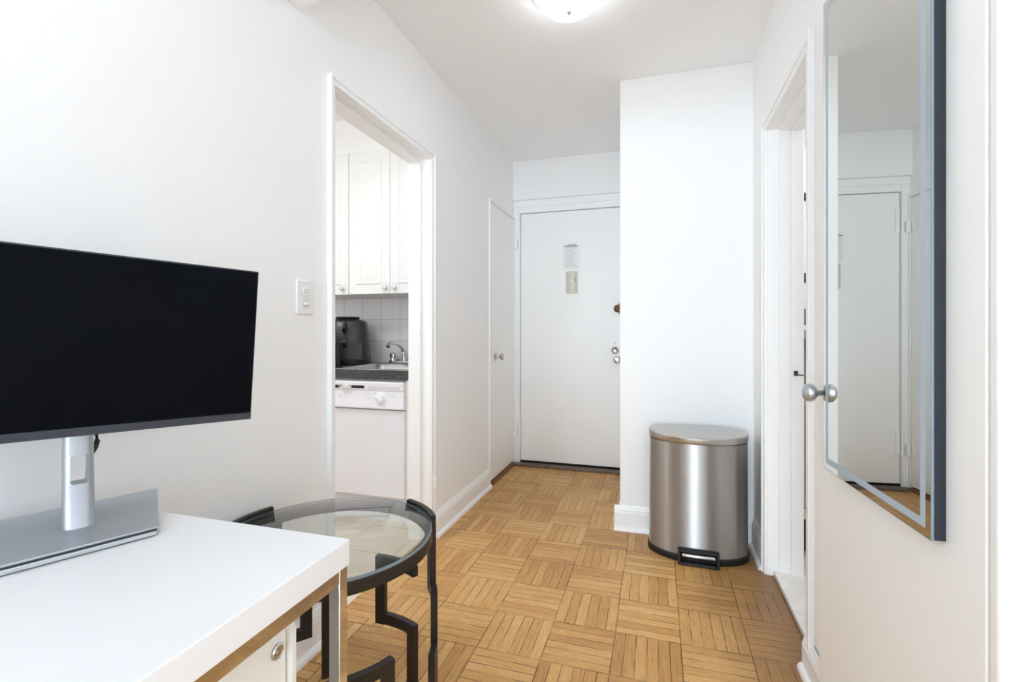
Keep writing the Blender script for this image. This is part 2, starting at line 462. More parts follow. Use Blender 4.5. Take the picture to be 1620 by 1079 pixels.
# baseboards
def baseboard(name, label, p0, p1, n, h=0.13, shoe=True):
    """profile swept straight from p0 to p1 along the wall, n points into the room"""
    p0, p1, n = Vector(p0), Vector(p1), Vector(n)
    prof = [(0, 0), (0.016, 0), (0.016, h * 0.74), (0.0135, h * 0.78), (0.0135, h * 0.83), (0.010, h * 0.87), (0.007, h * 0.95), (0.004, h), (0, h)]
    b = B()
    b.loft([[Vector((p[0], p[1], 0)) + n3 for n3 in [Vector((n.x * a, n.y * a, z)) for a, z in prof]] for p in (p0, p1)])
    if shoe:
        q = [(0.016, 0), (0.031, 0), (0.030, 0.009), (0.026, 0.016), (0.020, 0.020), (0.016, 0.021)]
        b.loft([[Vector((p[0], p[1], 0)) + n3 for n3 in [Vector((n.x * a, n.y * a, z)) for a, z in q]] for p in (p0, p1)])
    return struct(b.obj(name, 'trim', sharp=20), label, 'baseboard')
baseboard('baseboard_left', 'white baseboard of the left wall between kitchen door and closet', (XL, 2.345), (XL, 3.228), (1, 0))
baseboard('baseboard_left_near', 'white baseboard of the left wall behind the desk', (XL, WY), (XL, 1.478), (1, 0))
baseboard('baseboard_partition', 'white baseboard behind the steel bin', (-0.232, YP), (XR, YP), (0, -1), 0.135)
baseboard('baseboard_alcove', 'white baseboard on the side of the boxed-out wall', (-0.201, YP - 0.0), (-0.201, 3.845), (-1, 0), 0.135)
baseboard('baseboard_right', 'white baseboard between steel bin and bathroom doorway', (XR, 2.466), (XR, YP - 0.032), (-1, 0), 0.15)
baseboard('baseboard_right_near', 'short white baseboard between bathroom doorway and mirrored door', (XR - 0.008, 1.605), (XR - 0.008, 1.79), (-1, 0), 0.115)

# door frames
def frame_left():
    b = B()
    x = XL
    for (a, c) in ((1.480, 1.515), (2.31, 2.343)):
        b.box(x, x + 0.010, a, c, 0, 2.044)
    b.box(x, x + 0.010, 1.515, 2.31, 2.017, 2.044)
    b.box(x + 0.010, x + 0.020, 1.480, 1.490, 0, 2.047); b.box(x + 0.010, x + 0.020, 2.333, 2.343, 0, 2.047)
    b.box(x + 0.010, x + 0.016, 1.490, 2.333, 2.036, 2.044)
    # door stop steps of the jambs and head
    b.box(XK, -1.20, 1.515, 1.532, 0, 2.000); b.box(XK, -1.20, 2.293, 2.31, 0, 2.000)
    b.box(XK, -1.20, 1.515, 2.31, 2.000, 2.017)
    return b.obj('trim_4', 'trim', bevel=0.002)
o = struct(frame_left(), 'white frame of the kitchen doorway', 'door frame')
B().box(XL + 0.004, XL + 0.026, 2.326, 2.341, 0.265, 0.335).obj('painted_hinge', 'trim', o, bevel=0.004)

b = B()
xc = XR - 0.013
b.box(xc, XR, 2.43, 2.464, 0, 2.058); b.box(xc, XR, 1.735, 1.79, 0, 2.070); b.box(xc, XR, 1.79, 2.43, 2.020, 2.058)
b.box(xc - 0.008, xc, 2.454, 2.464, 0, 2.060); b.box(xc - 0.008, xc, 1.735, 1.747, 0, 2.072); b.box(xc - 0.005, xc, 1.747, 2.454, 2.046, 2.056)
for k, (xa, xb, d) in enumerate(((0.524, 0.57, 0.012), (0.57, 0.62, 0.020))):
    b.box(xa, xb, 2.43 - d, 2.43, 0, 2.02 - d); b.box(xa, xb, 1.79, 1.79 + d, 0, 2.02 - d); b.box(xa, xb, 1.79, 2.43, 2.02 - d, 2.02)
o = struct(b.obj('trim_5', 'trim', bevel=0.002), 'white frame of the bathroom doorway', 'door frame')
s_ = B().box(0.580, 0.594, 2.402, 2.411, 0.910, 0.931)
s_.box(0.594, 0.618, 2.406, 2.411, 0.911, 0.915)
s_.obj('strike_plate', 'black', o)
struct(B().box(0.503, 0.632, 1.79, 2.43, 0, 0.022).obj('trim_6', 'marble', bevel=0.003), 'worn marble saddle in the bathroom doorway', 'threshold')

# closet door in the left wall
b = B()
b.box(XL, XL + 0.012, 3.229, 3.247, 0, 2.055); b.box(XL, XL + 0.012, 3.247, 3.845, 2.040, 2.055); b.box(XL, XL + 0.012, 3.838, 3.847, 0.0, 2.040)
struct(b.obj('trim_7', 'trim', bevel=0.002), 'slim white frame of the closet door', 'door frame')
d = thing('door_2', 'flat white closet door in the left wall beside the entry door', 'door', (XL, 3.252, 0), kind='structure')
B().box(-0.035, 0.002, 0, 0.584, 0.030, 2.036).obj('door_leaf', 'door', d, bevel=0.002)
k = B()
k.lathe([(0.0, 0), (0.030, 0), (0.030, 0.003), (0.012, 0.006), (0.009, 0.012), (0.009, 0.034), (0.018, 0.038), (0.0255, 0.046), (0.026, 0.052), (0.021, 0.060), (0.0, 0.063)], (0.002, 0.125, 0.919), (1, 0, 0))
k.obj('door_knob', 'nickel', d)
for zz in (1.79, 0.235):
    h = B().box(0.002, 0.008, 0.552, 0.576, zz + 0.02, zz + 0.10)
    h.obj('hinge', 'trim', d, bevel=0.002)
struct(B().box(-1.165, -1.128, 3.25, 3.838, 0, 0.020).obj('trim_8', 'old_wood', bevel=0.003), 'bare wood strip under the closet door', 'threshold')
struct(B().box(XK, -1.166, 3.25, 3.838, 0, 0.028).obj('trim_9', 'gap_shade'), 'black strip standing in for the shade under the closet door', 'threshold')

# entry door
b = B()
b.box(XL, -1.094, 3.85, 3.91, 0, 2.19); b.box(-1.094, -0.246, 3.85, 3.91, 2.085, 2.19); b.box(-0.246, -0.201, 3.85, 3.91, 0, 2.19)
b.box(-1.108, -1.094, 3.842, 3.85, 0, 2.10); b.box(-1.094, -0.246, 3.842, 3.85, 2.085, 2.10)
b.box(XL, -0.201, 3.842, 3.85, 2.135, 2.142)
struct(b.obj('trim_10', 'trim', bevel=0.002), 'white frame of the entry door', 'door frame')
struct(B().box(-1.128, -0.201, 3.795, 3.862, 0, 0.020).obj('trim_11', 'saddle', bevel=0.003), 'brown stone saddle under the entry door', 'threshold')
struct(B().box(-1.094, -0.246, 3.862, 3.909, 0, 0.034).obj('trim_12', 'gap_shade'), 'black filler in place of the shade beneath the entry door', 'threshold')
d = thing('door_1', 'flat white entry door at the far end of the hallway', 'door', (-1.090, 3.862, 0), kind='structure')
B().box(0, 0.840, 0.0, 0.046, 0.036, 2.081).obj('door_leaf', 'door', d, bevel=0.002)
for zz in (1.79, 0.235):
    h = B()
    h.box(0.004, 0.030, -0.013, 0.0, zz + 0.01, zz + 0.175)
    h.box(-0.050, -0.024, -0.036, -0.018, zz, zz + 0.085)
    h.lathe([(0.0, 0), (0.009, 0), (0.009, 0.165), (0.0, 0.165)], (-0.006, -0.022, zz + 0.008), (0, 0, 1), 14)
    h.box(-0.026, 0.004, -0.022, -0.006, zz + 0.0, zz + 0.012)
    h.obj('hinge', 'trim', d, bevel=0.002)
k = B()
k.lathe([(0, 0), (0.030, 0), (0.030, 0.012), (0.022, 0.018), (0.0, 0.020)], (0.790, 0, 1.285), (0, -1, 0), 24)
k.box(0.800, 0.836, -0.026, 0.0, 1.245, 1.325)
k.lathe([(0, 0), (0.011, 0), (0.013, 0.02), (0.0, 0.024)], (0.780, -0.018, 1.285), (0, -1, 0), 16)
k.obj('deadbolt', 'brass', d, bevel=0.002)
k = B().lathe([(0, 0), (0.028, 0), (0.028, 0.008), (0.022, 0.012), (0.019, 0.010), (0.0, 0.010)], (0.770, 0, 0.957), (0, -1, 0), 28)
k.obj('lock_cylinder', 'nickel', d)
k = B().lathe([(0, 0), (0.027, 0), (0.026, 0.004), (0.010, 0.008), (0.009, 0.030), (0.022, 0.036), (0.027, 0.044), (0.026, 0.052), (0.018, 0.060), (0, 0.062)], (0.786, 0, 0.884), (0, -1, 0), 28)
k.obj('door_knob', 'nickel', d)
t = B().box(0.768, 0.774, -0.003, 0, 1.005, 1.022); t.obj('lock_stain', 'appl2', d)

# paper notice and chime box on the entry door
n = thing('paper_notice', 'printed white notice taped up at eye level on the entry door', 'notice', (-0.668, 3.8615, 1.607))
B().box(-0.072, 0.072, -0.0012, 0.0, 0, 0.208).obj('sheet', 'paper', n)
b = B(); rr = random.Random(2)
b.box(-0.030, 0.040, -0.0022, -0.0013, 0.196, 0.202)
b.box(-0.056, 0.052, -0.0022, -0.0013, 0.181, 0.191)
b.obj('heading_print', 'inkdark', n)
b = B()
for k_ in range(17):
    z_ = 0.170 - k_ * 0.0095
    b.box(-0.052, -0.052 + rr.uniform(0.065, 0.10), -0.0022, -0.0013, z_, z_ + 0.0026)
b.obj('body_print', 'ink', n)
n = thing('door_chime', 'cream plastic chime box below the paper notice', 'door chime', (-0.662, 3.8615, 1.413))
b = B()
prof = [(-0.046, 0), (-0.046, -0.016), (-0.036, -0.024), (-0.016, -0.029), (0.016, -0.029), (0.036, -0.024), (0.046, -0.016), (0.046, 0)]
b.prism(prof, 'z', 0, 0.176)
b.obj('housing', 'chime', n, bevel=0.003)
b = B(); b.box(0.030, 0.036, -0.0275, -0.020, 0.085, 0.125); b.obj('slot', 'inkdark', n)
B().box(-0.006, 0.006, -0.0305, -0.0285, 0.092, 0.102).obj('viewer', 'nickel', n)

# mirrored closet door, slightly ajar, with its frame
tag(struct(B().box(0.474, 0.524, 0.868, 0.9005, 0, 2.12).obj('trim_13', 'trim', bevel=0.010, seg=4), 'rounded white corner trim at the near end of the right wall', 'door frame'))
HX, HY = 0.475, 0.902
axis = Vector((-0.060, 0.998, 0)).normalized()
leaf_rot = math.atan2(axis.y, axis.x)      # local +x runs from hinge to free edge, local +y faces the hallway
d = thing('door_3', 'white closet door standing slightly ajar and carrying the tall mirror', 'door', (HX, HY, 0), leaf_rot, kind='structure')
B().box(0.0, 0.652, -0.034, 0.0, 0.012, 2.075).obj('door_leaf', 'door', d, bevel=0.003)
k = B().lathe([(0, 0), (0.024, 0), (0.024, 0.004), (0.0135, 0.007), (0.0085, 0.010), (0.008, 0.026), (0.013, 0.030), (0.0215, 0.0365), (0.025, 0.0455), (0.0235, 0.054), (0.016, 0.061), (0, 0.0635)], (0.583, 0, 0.941), (0, 1, 0), 36)
k.obj('door_knob', 'silver', d)

mr = thing('wall_mirror', 'tall frameless mirror with a dark navy edge hung on the ajar closet door', 'mirror', (HX, HY, 0.749), leaf_rot)
x0, x1, zt = 0.0926, 0.554, 1.218
f = B().box(x0 + 0.001, x1 - 0.001, 0.0005, 0.0185, 0.001, zt - 0.001); f.obj('mirror_backing', 'navy', mr)
f = B().box(x0, x1, 0.0185, 0.0228, 0, zt); f.obj('glass_edge', 'glassedge', mr)
f = B().box(x0 + 0.0012, x1 - 0.0012, 0.0226, 0.0230, 0.0012, zt - 0.0012); f.obj('mirror_glass', 'mirror', mr)
f = B(); i0, wd = 0.0158, 0.0150
f.box(x0 + i0, x0 + i0 + wd, 0.0229, 0.02325, i0, zt - i0); f.box(x1 - i0 - wd, x1 - i0, 0.0229, 0.02325, i0, zt - i0)
f.box(x0 + i0 + wd, x1 - i0 - wd, 0.0229, 0.02325, i0, i0 + wd); f.box(x0 + i0 + wd, x1 - i0 - wd, 0.0229, 0.02325, zt - i0 - wd, zt - i0)
f.obj('light_strip', 'frost', mr)

# light switch
s = thing('light_switch', 'white dimmer and rocker switch plate left of the kitchen doorway', 'light switch', (XL, 1.361, 1.222))
B().box(0, 0.007, -0.040, 0.040, -0.057, 0.057).obj('wall_plate', 'white_lac', s, bevel=0.003)
b = B(); b.prism([(0.007, 0.016), (0.0095, 0.016), (0.013, 0.031), (0.007, 0.031)], 'y', -0.014, 0.014); b.obj('rocker', 'white_lac', s, bevel=0.001)
b = B(); b.box(0.007, 0.0085, -0.0145, 0.0145, -0.032, 0.009); b.obj('slider_track', 'bone', s, bevel=0.001)
b = B(); b.box(0.0085, 0.018, -0.012, 0.012, -0.027, -0.017); b.obj('slider_knob', 'white_lac', s, bevel=0.002)

# ceiling lamp
l = thing('ceiling_lamp', 'round opal ceiling lamp above the hallway', 'ceiling lamp', (-0.345, 1.945, H))
B().lathe([(0, 0), (0.150, 0), (0.152, -0.018), (0.140, -0.024), (0, -0.024)], seg=48).obj('base_plate', 'trim', l)
B().lathe([(0.132, -0.024), (0.134, -0.034), (0.126, -0.058), (0.104, -0.078), (0.070, -0.091), (0.030, -0.097), (0, -0.098)], seg=48).obj('glass_dome', 'opal', l)
B().lathe([(0, -0.097), (0.009, -0.098), (0.010, -0.104), (0.006, -0.110), (0, -0.112)], seg=16).obj('finial', 'nickel', l)

# added pale rug, unseen behind the camera, bounces neutral light
rg = thing('bounce_rug', 'large pale grey rug added unseen behind the camera to bounce neutral light', 'rug', (0.9, -2.6, 0))
M['rug'] = mat('pale_grey_bounce_rug', (226, 227, 230), 0.95, bump=0.5, bscale=300, var=0.05, vscale=80)
B().box(-1.45, 1.45, -1.7, 1.7, 0.0005, 0.012).obj('pile', 'rug', rg, bevel=0.004)

# fixtures of the kitchen and bathroom lights, and one added for the fill light
for nm, lb, x_, y_, sx_, sy_, zz_ in (('ceiling_light', 'square white housing added for the unseen fill light behind the camera', 0.2, -0.9, 0.27, 0.27, 0.08),
                                 ('ceiling_light', 'long white ceiling light in the kitchen', -2.0, 1.40, 0.47, 0.195, 0.05),
                                 ('ceiling_light', 'square white ceiling light in the bathroom', 1.2, 2.4, 0.22, 0.22, 0.05)):
    l = thing(nm, lb, 'ceiling light', (x_, y_, H))
    B().box(-sx_, sx_, -sy_, sy_, -zz_, 0).obj('housing', 'trim', l, bevel=0.006)

# ------------------------------------------------------------------ kitchen
def wall_cabinet(name, label, x0, x1, doors):
    t = thing(name, label, 'kitchen cabinet', ((x0 + x1) / 2, 3.03, 1.350), group=None)
    hw = (x1 - x0) / 2
    B().box(-hw, hw, -0.278, 0, 0, 0.936).obj('cabinet_body', 'cab', t)
    for (a, c, kx) in doors:
        a, c, kx = a - (x0 + x1) / 2 + 0.0015, c - (x0 + x1) / 2 - 0.0015, kx - (x0 + x1) / 2
        b = B()
        yf = -0.300
        b.box(a, c, yf, -0.280, 0.0, 0.934)
        # raised panel: groove ring and bevelled field
        m = 0.058
        px0, px1, pz0, pz1 = a + m, c - m, m + 0.005, 0.934 - m - 0.005
        def rect(x_, z_, y_, q): return [(x_[0] + q, y_, z_[0] + q), (x_[1] - q, y_, z_[0] + q), (x_[1] - q, y_, z_[1] - q), (x_[0] + q, y_, z_[1] - q)]
        X_, Z_ = (px0, px1), (pz0, pz1)
        b.loft([rect(X_, Z_, yf + 0.001, -0.004), rect(X_, Z_, yf - 0.006, 0.004), rect(X_, Z_, yf - 0.006, 0.010), rect(X_, Z_, yf - 0.001, 0.014),
                rect(X_, Z_, yf - 0.001, 0.019), rect(X_, Z_, yf - 0.009, 0.045), rect(X_, Z_, yf - 0.009, 0.046)])
        dr = b.obj('cabinet_door', 'cab', t, bevel=0.0015)
        k = B().lathe([(0, 0), (0.008, 0), (0.006, 0.010), (0.011, 0.015), (0.0145, 0.020), (0.013, 0.027), (0, 0.030)], (kx, yf, 0.038), (0, -1, 0), 20)
        k.obj('knob', 'chrome', dr)
    return t
wall_cabinet('wall_cabinet', 'white double-door wall cabinet over the sink', -1.950, -1.336, [(-1.950, -1.643, -1.675), (-1.643, -1.336, -1.606)])
wall_cabinet('wall_cabinet', 'white wall cabinet left of the double one, cut off by the doorway', -2.40, -1.952, [(-2.40, -1.952, -1.994)])
struct(B().box(-1.334, XK, 2.75, 3.03, 1.35, 2.286).obj('trim_14', 'cab'), 'white filler beside the wall cabinets', 'filler')
struct(B().box(-3.2, XK, 2.742, 3.03, 2.287, H).obj('trim_15', 'wall'), 'white soffit above the wall cabinets', 'soffit')

# countertop with a cut-out, sink in it
SX0, SX1, SY0, SY1 = -1.86, -1.31, 2.428, 2.935
b = B()
b.box(-3.0, SX0 + 0.02, 2.425, 3.028, 0.830, 0.884); b.box(SX1 - 0.02, XK - 0.002, 2.425, 3.028, 0.830, 0.884)
b.box(SX0 + 0.02, SX1 - 0.02, 2.425, SY0 + 0.012, 0.830, 0.884); b.box(SX0 + 0.02, SX1 - 0.02, SY1 - 0.012, 3.028, 0.830, 0.884)
tag(b.obj('kitchen_counter', 'laminate'), 'dark speckled laminate kitchen counter above the dishwasher', 'countertop')
s = thing('kitchen_sink', 'stainless steel drop-in sink in the dark counter', 'sink', ((SX0 + SX1) / 2, (SY0 + SY1) / 2, 0.884))
hx, hy = (SX1 - SX0) / 2, (SY1 - SY0) / 2
b = B()
def rr_(hx_, hy_, z_, r=0.05, n=6, yo=0.0):
    pts = []
    for cx, cy, a in ((hx_ - r, hy_ - r, 0), (-hx_ + r, hy_ - r, 90), (-hx_ + r, -hy_ + r, 180), (hx_ - r, -hy_ + r, 270)):
        for k in range(n + 1):
            q = R(a + 90 * k / n); pts.append((cx + r * math.cos(q), yo + cy + r * math.sin(q), z_))
    return pts
b.loft([rr_(hx, hy, 0.0, 0.03), rr_(hx, hy, 0.004, 0.03), rr_(hx - 0.006, hy - 0.006, 0.007, 0.03), rr_(hx - 0.032, hy - 0.045, 0.005, 0.05, yo=-0.02), rr_(hx - 0.040, hy - 0.053, -0.004, 0.05, yo=-0.02),
        rr_(hx - 0.052, hy - 0.066, -0.035, 0.05, yo=-0.02), rr_(hx - 0.060, hy - 0.074, -0.048, 0.05, yo=-0.02)], cap=False)
bb = rr_(hx - 0.060, hy - 0.074, -0.048, 0.05, yo=-0.02)
vs = [b.bm.verts.new(p) for p in bb]; b.bm.faces.new(vs)
bmesh.ops.remove_doubles(b.bm, verts=b.bm.verts, dist=1e-5)
b.obj('basin', 'sink', s)
B().lathe([(0, 0), (0.035, 0), (0.030, 0.002), (0, 0.001)], (0, 0, -0.0475)).obj('drain', 'chrome', s)

f = thing('kitchen_faucet', 'chrome swivel faucet behind the sink', 'faucet', (-1.68, 2.972, 0.884))
b = B().lathe([(0, 0), (0.030, 0), (0.030, 0.012), (0.024, 0.018), (0, 0.020)], seg=24)
b = B(); b.prism([(-0.105, -0.024), (0.105, -0.024), (0.115, 0), (0.105, 0.024), (-0.105, 0.024), (-0.115, 0)], 'z', 0, 0.018); b.obj('base_plate', 'chrome', f, bevel=0.004)
pts = [(0, 0, 0.018), (0, 0, 0.055), (0, -0.004, 0.080), (0, -0.025, 0.108), (0, -0.060, 0.128), (0, -0.110, 0.140), (0, -0.160, 0.143), (0, -0.190, 0.138), (0, -0.205, 0.122)]
B().tube(pts, [0.019, 0.016, 0.014, 0.012, 0.0115, 0.011, 0.012, 0.014, 0.014], 14).obj('spout', 'chrome', f)
h0 = None
for sx in (-1, 1):
    hb = B().lathe([(0, 0), (0.020, 0), (0.018, 0.012), (0.013, 0.020), (0.022, 0.026), (0.024, 0.046), (0.018, 0.056), (0, 0.058)], (sx * 0.085, 0, 0.018), (0, 0, 1), 12)
    hb.obj('tap_handle', 'chrome', f)

# dishwasher
d = thing('dishwasher', 'white dishwasher under the kitchen counter', 'dishwasher', (-1.665, 2.43, 0))
B().box(-0.298, 0.298, 0.02, 0.58, 0.10, 0.826).obj('tub', 'appl2', d)
B().box(-0.299, 0.299, -0.008, 0.020, 0.158, 0.655).obj('door_panel', 'appl', d, bevel=0.003)
B().box(-0.294, 0.294, 0.050, 0.070, 0.0, 0.145).obj('kick_plate', 'appl', d)
B().box(-0.294, 0.294, 0.030, 0.049, 0.135, 0.156).obj('kick_gap_shade', 'gap_shade', d)  # black strip painted as the shade above the kick plate
b = B()
b.prism([(-0.020, 0.662), (-0.030, 0.668), (-0.030, 0.676), (-0.022, 0.690), (-0.016, 0.765), (-0.022, 0.772), (-0.022, 0.810), (-0.016, 0.818), (0.020, 0.818), (0.020, 0.662)], 'x', -0.299, 0.299)
cp = b.obj('control_panel', 'appl', d, bevel=0.0015)
b = B()
for (a, c) in ((-0.180, -0.158), (-0.153, -0.124), (-0.119, -0.098)): b.box(a, c, -0.0232, -0.021, 0.776, 0.794)
b.box(-0.060, 0.048, -0.0232, -0.021, 0.778, 0.794)
b.obj('vent_slots', 'black', cp)
b = B(); b.box(0.072, 0.275, -0.0230, -0.021, 0.776, 0.792); b.obj('grip_recess', 'appl2', cp)
b = B(); b.box(-0.095, -0.035, -0.040, -0.022, 0.778, 0.792); b.box(-0.095, -0.078, -0.048, -0.040, 0.772, 0.792); b.obj('door_latch', 'bone', cp, bevel=0.002)
k = B()
k.lathe([(0, 0), (0.038, 0), (0.036, 0.005), (0.028, 0.008), (0.027, 0.020), (0.0, 0.021)], (0.153, -0.018, 0.724), (0, -1, 0.06), 32)
kb = k.obj('dial', 'white_lac', cp)
k = B(); k.box(-0.026, 0.026, -0.052, -0.036, -0.007, 0.007)
k.obj('dial_grip', 'white_lac', kb, bevel=0.003, xf=Matrix.Translation((0.153, 0, 0.724)) @ Matrix.Rotation(R(35), 4, 'Y'))
k = B().arc(0.0075, 0.0095, 0, 0.0008, 0, 360, closed=True)
k.arc(0.0035, 0.0050, 0, 0.0008, 20, 200); k.arc(0.0020, 0.0034, 0, 0.0008, 190, 380)
k.obj('round_emblem', 'ink', cp, xf=Matrix.Translation((-0.118, -0.0188, 0.722)) @ Matrix.Rotation(R(90), 4, 'X'))
for q in ((0.060, 0.090, 0.7215, 0.7245), (0.215, 0.240, 0.7375, 0.7395), (0.108, 0.124, 0.748, 0.750), (0.106, 0.120, 0.698, 0.700)):
    B().box(q[0], q[1], -0.0205, -0.0170, q[2], q[3]).obj('panel_print', 'ink', cp)

# air fryer
a_ = thing('air_fryer', 'dark graphite air fryer on the counter left of the sink', 'air fryer', (-2.032, 2.832, 0.884), R(29))
def sup(a, bb_, z_, e=3.2, n=40, yo=0.0):
    out = []
    for k in range(n):
        q = 2 * math.pi * k / n; c_, s__ = math.cos(q), math.sin(q)
        out.append((a * math.copysign(abs(c_) ** (2 / e), c_), yo + bb_ * math.copysign(abs(s__) ** (2 / e), s__), z_))
    return out
B().loft([sup(0.150, 0.150, 0), sup(0.152, 0.152, 0.012), sup(0.152, 0.152, 0.030)]).obj('base', 'black', a_)
B().loft([sup(0.149, 0.149, 0.030), sup(0.147, 0.147, 0.12), sup(0.138, 0.138, 0.22), sup(0.126, 0.126, 0.285), sup(0.119, 0.119, 0.292)]).obj('body', 'fryer', a_)
B().loft([sup(0.116, 0.116, 0.292), sup(0.090, 0.090, 0.302, 2.4), sup(0.070, 0.070, 0.308, 2.2), sup(0.078, 0.078, 0.312, 2.2), sup(0.078, 0.078, 0.320, 2.2), sup(0.072, 0.072, 0.322, 2.2)]).obj('lid', 'black', a_)
b = B(); b.prism([(-0.112, 0.034), (0.112, 0.034), (0.106, 0.150), (-0.106, 0.150)], 'y', -0.156, -0.140); dr = b.obj('drawer', 'fryer', a_, bevel=0.004)
B().tube([(0, -0.150, 0.130), (0, -0.190, 0.128), (0, -0.205, 0.150), (0, -0.195, 0.235), (0, -0.170, 0.268), (0, -0.130, 0.276)], [0.014, 0.014, 0.014, 0.013, 0.013, 0.012]).obj('handle', 'black', dr)

# dark appliance next to it
c_ = thing('kettle', 'black countertop appliance mostly hidden by the kitchen door frame', 'kitchen appliance', (-1.955, 2.513, 0.884))
B().lathe([(0, 0), (0.075, 0), (0.078, 0.02), (0.072, 0.14), (0.055, 0.19), (0, 0.19)], seg=32).obj('body', 'black', c_)
B().lathe([(0, 0.19), (0.052, 0.19), (0.048, 0.205), (0.014, 0.212), (0.012, 0.228), (0, 0.232)], seg=32).obj('lid', 'black', c_)
B().lathe([(0.056, 0.186), (0.058, 0.190), (0.056, 0.196)], seg=32).obj('rim', 'chrome', c_)
struct(B().box(-1.364, XK - 0.002, 2.436, 2.46, 0, 0.828).obj('trim_16', 'cab'), 'white filler strip beside the dishwasher', 'filler')

# ------------------------------------------------------------------ bathroom things seen through the gap
t = thing('bath_cabinet', 'grey-beige bathroom cabinet seen through the door gap', 'cabinet', (1.00, 2.86, 0.008))
B().box(-0.36, 0.36, -0.21, 0.24, 0.19, 0.74).obj('cabinet_body', 'vanity', t, bevel=0.003)
B().box(-0.355, -0.01, -0.228, -0.211, 0.25, 0.73).obj('cabinet_door', 'vanity', t, bevel=0.003)
B().box(0.01, 0.355, -0.228, -0.211, 0.25, 0.73).obj('cabinet_door', 'vanity', t, bevel=0.003)
B().box(-0.36, 0.36, -0.225, 0.24, 0.19, 0.242).obj('base_rail', 'tan', t, bevel=0.002)
for sx in (-0.34, 0.34):
    for sy in (-0.16, 0.22):
        B().box(sx - 0.018, sx + 0.018, sy - 0.018, sy + 0.018, 0, 0.19).obj('leg', 'vanity', t)
t = thing('floor_bin', 'small black bin under the bathroom cabinet', 'bin', (0.80, 2.80, 0.008))
B().loft([sup(0.11, 0.09, 0), sup(0.12, 0.10, 0.13), sup(0.122, 0.102, 0.14)]).obj('tub', 'black', t)
B().loft([sup(0.123, 0.103, 0.141), sup(0.120, 0.10, 0.160), sup(0.08, 0.07, 0.168)]).obj('lid', 'black', t)
t = thing('towel_shelf', 'white wall shelf on the bathroom tiles', 'shelf', (0.98, 3.40, 1.095))
B().box(-0.20, 0.25, -0.14, 0, 0.02, 0.05).obj('board', 'white_lac', t, bevel=0.002)
for sx in (-0.16, 0.20):
    B().prism([(0, -0.05), (0, 0.02), (-0.10, 0.02)], 'x', sx, sx + 0.012).obj('bracket', 'white_lac', t)
t = B()
for k in range(3):
    t.lathe([(0, 0), (0.050, 0), (0.052, 0.15), (0, 0.15)], (0.80 + 0.05 * k, 3.335, 1.195 + 0.03 * (k % 2)), (0.3, 0.5, 0.0) if False else (1, 0.0, 0.0), 20)
t = B(); t.lathe([(0, 0), (0.046, 0.004), (0.050, 0.02), (0.050, 0.20), (0.046, 0.22), (0, 0.224)], (0.83, 3.33, 1.195), (1, 0, 0), 24)
tag(t.obj('rolled_towel', 'towel'), 'rolled grey towel on the white bathroom shelf', 'towel')
b = B()
rg = []
for k in range(13):
    x_ = 0.79 + 0.28 * k / 12; y_ = 3.368 + 0.014 * math.sin(k * 1.7)
    rg.append([(x_, y_, 0.62 + 0.01 * math.sin(k)), (x_, y_ - 0.018, 0.62 + 0.01 * math.sin(k)), (x_, y_ - 0.018, 1.06), (x_, y_, 1.06)])
b.loft(rg)
tag(b.obj('hanging_towel', 'towel'), 'grey towel hanging below the white bathroom shelf', 'towel')
t = thing('shower_bracket', 'black square bracket high on the bathroom tiles', 'bracket', (0.875, 3.40, 1.92))
B().box(-0.03, 0.05, -0.012, 0, 0, 0.048).obj('plate', 'black', t, bevel=0.002)
B().box(0.0, 0.018, -0.06, -0.012, 0.014, 0.034).obj('arm', 'black', t, bevel=0.002)
t = thing('robe_hook', 'small black hook at mid height on the bathroom tiles', 'hook', (0.872, 3.40, 1.41))
B().box(-0.012, 0.012, -0.008, 0, 0, 0.06).obj('plate', 'black', t, bevel=0.002)
B().tube([(0, -0.008, 0.045), (0, -0.03, 0.04), (0, -0.042, 0.02), (0, -0.038, 0.004), (0, -0.03, 0.0)], 0.006, 10).obj('hook_arm', 'black', t)

# ------------------------------------------------------------------ steel bin
t = thing('trash_bin', 'stainless steel pedal bin against the boxed-out wall', 'trash bin', (0.190, 2.585, 0), R(-2))
def dshape(a, bf, bk, z_, n=72, dz=0.0):
    out = []
    for k in range(n):
        q = 2 * math.pi * k / n; c_, s__ = math.cos(q), math.sin(q)
        if s__ < 0: x_, y_ = a * c_, bf * s__
        else:
            e = 3.4; x_ = a * math.copysign(abs(c_) ** (2 / e), c_); y_ = bk * abs(s__) ** (2 / e)
        out.append((x_, y_, z_ + dz * y_))
    return out
B().loft([dshape(0.236, 0.146, 0.112, 0), dshape(0.238, 0.148, 0.114, 0.006), dshape(0.238, 0.148, 0.114, 0.026), dshape(0.233, 0.143, 0.110, 0.032)]).obj('base_ring', 'rubber', t)
B().loft([dshape(0.2315, 0.142, 0.109, 0.030), dshape(0.2305, 0.141, 0.108, 0.30), dshape(0.2295, 0.140, 0.108, 0.566)]).obj('body', 'steel', t, sharp=50)
B().loft([dshape(0.226, 0.137, 0.106, 0.566), dshape(0.226, 0.137, 0.106, 0.574)]).obj('lid_seal', 'rubber', t)
B().loft([dshape(0.231, 0.143, 0.110, 0.573, dz=0.03), dshape(0.233, 0.145, 0.112, 0.577, dz=0.03), dshape(0.233, 0.145, 0.112, 0.602, dz=0.05), dshape(0.229, 0.141, 0.109, 0.607, dz=0.05),
          dshape(0.200, 0.120, 0.095, 0.610, dz=0.05), dshape(0.10, 0.06, 0.05, 0.614, dz=0.05), dshape(0.02, 0.012, 0.01, 0.615)]).obj('lid', 'steel_lid', t)
b = B()
yb, yf = -0.142, -0.180
